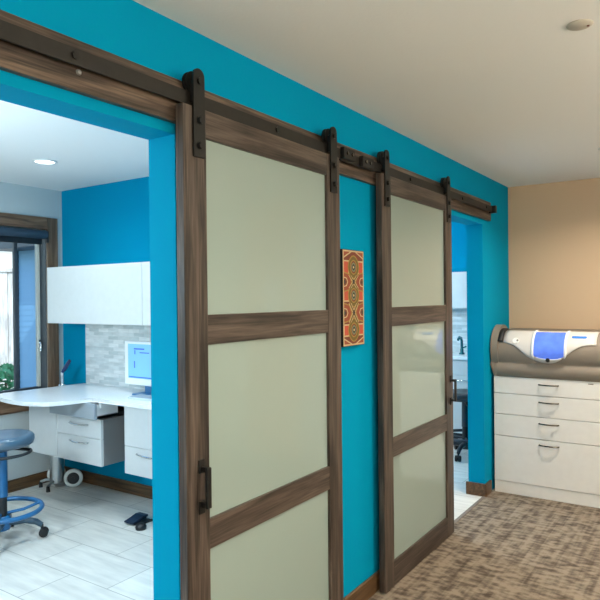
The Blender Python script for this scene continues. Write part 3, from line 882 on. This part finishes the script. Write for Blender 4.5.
# stools
def stool(x, y, zt, a0, label, ms, mv, seat_r=0.197, nl=5, mb=None):
    t = thing('rolling_stool', label, 'stool', (x, y, 0), 'rolling stools')
    MB().lathe([(0, -0.075), (seat_r * 0.8, -0.075), (seat_r * 0.96, -0.06), (seat_r, -0.035), (seat_r * 0.985, -0.016), (seat_r * 0.93, -0.003), (seat_r * 0.8, 0.0), (seat_r * 0.4, -0.006), (0, -0.008)], (x, y, zt), 48).build('seat', mv, t)
    MB().box(x - 0.08, x + 0.08, y - 0.08, y + 0.08, zt - 0.095, zt - 0.073, 0.004).build('seat_plate', M_dark, t)
    pts = [(x + seat_r * 0.88 * math.cos(math.radians(q)), y + seat_r * 0.88 * math.sin(math.radians(q)), zt - 0.115) for q in range(-60, 61, 8)]
    pts = [(x + 0.02, y - 0.05, zt - 0.095)] + pts + [(x + 0.02, y + 0.05, zt - 0.095)]
    MB().tube(pts, 0.010, 8).build('height_lever', M_dark, t)
    MB().cyl((x, y, 0.28), (x, y, zt - 0.085), 0.035, 0.033).build('column_sleeve', ms, t)
    MB().cyl((x, y, 0.07), (x, y, 0.28), 0.030).build('column', M_rubber, t)
    rp = [(x + 0.235 * math.cos(2 * PI * k / 40), y + 0.235 * math.sin(2 * PI * k / 40), 0.192) for k in range(40)]
    fr = MB().tube(rp, 0.015, 10, closed=True).build('foot_ring', ms, t)
    for k in range(3):
        a = math.radians(a0 + 20 + k * 120)
        MB().tube([(x + 0.03 * math.cos(a), y + 0.03 * math.sin(a), 0.17), (x + 0.13 * math.cos(a), y + 0.13 * math.sin(a), 0.175), (x + 0.225 * math.cos(a), y + 0.225 * math.sin(a), 0.20)], 0.010, 8).build('spoke', ms, fr)
    MB().lathe([(0.045, 0.07), (0.052, 0.085), (0.05, 0.145), (0.036, 0.16)], (x, y, 0), 24).build('base_hub', ms, t)
    for k in range(nl):
        a = math.radians(a0 + k * 360 / nl)
        c_, s_ = math.cos(a), math.sin(a)
        P = lambda r, z: (x + r * c_, y + r * s_, z)
        lg = MB().tube([P(0.04, 0.115), P(0.13, 0.118), P(0.20, 0.10), P(0.235, 0.075)], [0.024, 0.022, 0.019, 0.016], 10).build('leg', mb or ms, t)
        cs_ = MB()
        n_ = Vector((-s_, c_, 0))
        ctr = Vector(P(0.245, 0.028))
        for sgn in (-1, 1):
            cs_.cyl(ctr + n_ * 0.006 * sgn, ctr + n_ * 0.024 * sgn, 0.028, n=20)
        cs_.cyl(ctr - n_ * 0.008, ctr + n_ * 0.008, 0.012, n=10).cyl(P(0.235, 0.03), P(0.235, 0.08), 0.009, n=10)
        cs_.build('caster', M_rubber, lg)
    return t
stool(-2.29, 2.19, 0.672, 49, 'blue-grey rolling stool with round vinyl seat and foot ring by the desk', M_stool, M_vinyl, nl=4, mb=mat('dark_slate_metal', (48, 72, 88), rough=0.4))
M_st2 = mat('charcoal_stool_metal', (44, 50, 58), rough=0.4)
stool(-0.53, 5.77, 0.615, 273, 'black rolling stool glimpsed through the narrow opening past the second door', M_st2, mat('black_vinyl', (34, 38, 44), rough=0.4), 0.205)

# ------------------------------------------------------------------ second side room: counter run
tag(MB().box(-2.4, -0.30, 6.21, YF - 0.014, 0.865, 0.90, 0.004).build('worktop', M_top), 'white counter of the farther side room glimpsed through the narrow opening', 'worktop')
c2 = thing('base_cabinet', 'white base cabinet under the counter seen past the second door', 'cabinet', (-1.3, 6.5, 0.0))
MB().box(-2.4, -0.32, 6.262, YF - 0.018, 0.10, 0.865, 0.001).build('carcass', M_white, c2)
for a in (-2.4, -1.90, -1.40, -0.90):
    dd = MB().box(a + 0.002, a + 0.578 - 0.08 if a > -1 else a + 0.498, 6.24, 6.261, 0.10, 0.70, 0.0015).build('cabinet_door', M_white, c2)
    MB().tube([(a + 0.10, 6.24, 0.65), (a + 0.105, 6.215, 0.65), (a + 0.23, 6.215, 0.65), (a + 0.235, 6.24, 0.65)], 0.006, 8).build('handle', M_chrome, dd)
    MB().box(a + 0.002, a + 0.498, 6.24, 6.261, 0.703, 0.862, 0.0015).build('drawer', M_white, c2)
MB().box(-2.4, -0.32, 6.32, YF - 0.018, 0.0, 0.10).build('plinth', M_dark, c2)
u2 = thing('wall_cabinet', 'white wall cabinet of the farther side room above its mosaic tiles', 'cabinet', (-1.3, 6.6, 1.39), 'white wall cabinets')
MB().box(-2.4, -0.32, 6.442, YF - 0.001, 1.395, 1.775, 0.001).build('carcass', M_white, u2)
for a in (-2.4, -1.36):
    MB().box(a, a + 1.037, 6.42, 6.441, 1.392, 1.778, 0.0015).build('cabinet_door', M_white, u2)
tag(MB().box(-2.4, -0.30, YF - 0.013, YF - 0.001, 0.87, 1.394).build('tile_backsplash', M_splash), 'grey mosaic tile backsplash behind the tap seen through the narrow opening', 'backsplash')
tp = thing('tap', 'dark arched tap on the farther counter before the mosaic tiles', 'tap', (-0.80, 6.45, 0.90))
MB().lathe([(0.03, 0), (0.03, 0.01), (0.018, 0.02), (0.018, 0.06), (0, 0.065)], (-0.80, 6.45, 0.90), 20).tube([(-0.80, 6.45, 0.95), (-0.80, 6.45, 1.04), (-0.80, 6.43, 1.075), (-0.80, 6.38, 1.085), (-0.80, 6.34, 1.06)], 0.014, 12).build('spout', mat('teal_chrome', (40, 110, 118), rough=0.25, metal=0.5), tp)
MB().tube([(-0.80, 6.45, 0.965), (-0.75, 6.45, 0.985)], 0.008, 8).build('lever', mat('teal_chrome_lever', (40, 110, 118), rough=0.25, metal=0.5), tp)

# paper holder on the return wall, which the glass of the first door mirrors
ph = thing('document_holder', 'pale paper holder on the tan wall mirrored in the first door', 'paper holder', (2.18, 4.79, 1.35))
MB().box(2.08, 2.28, 4.785, 4.80, 1.32, 1.72, 0.003).build('back_plate', M_white, ph)
MB().box(2.09, 2.27, 4.765, 4.785, 1.32, 1.62, 0.003).build('sheet_pocket', M_cream, ph)
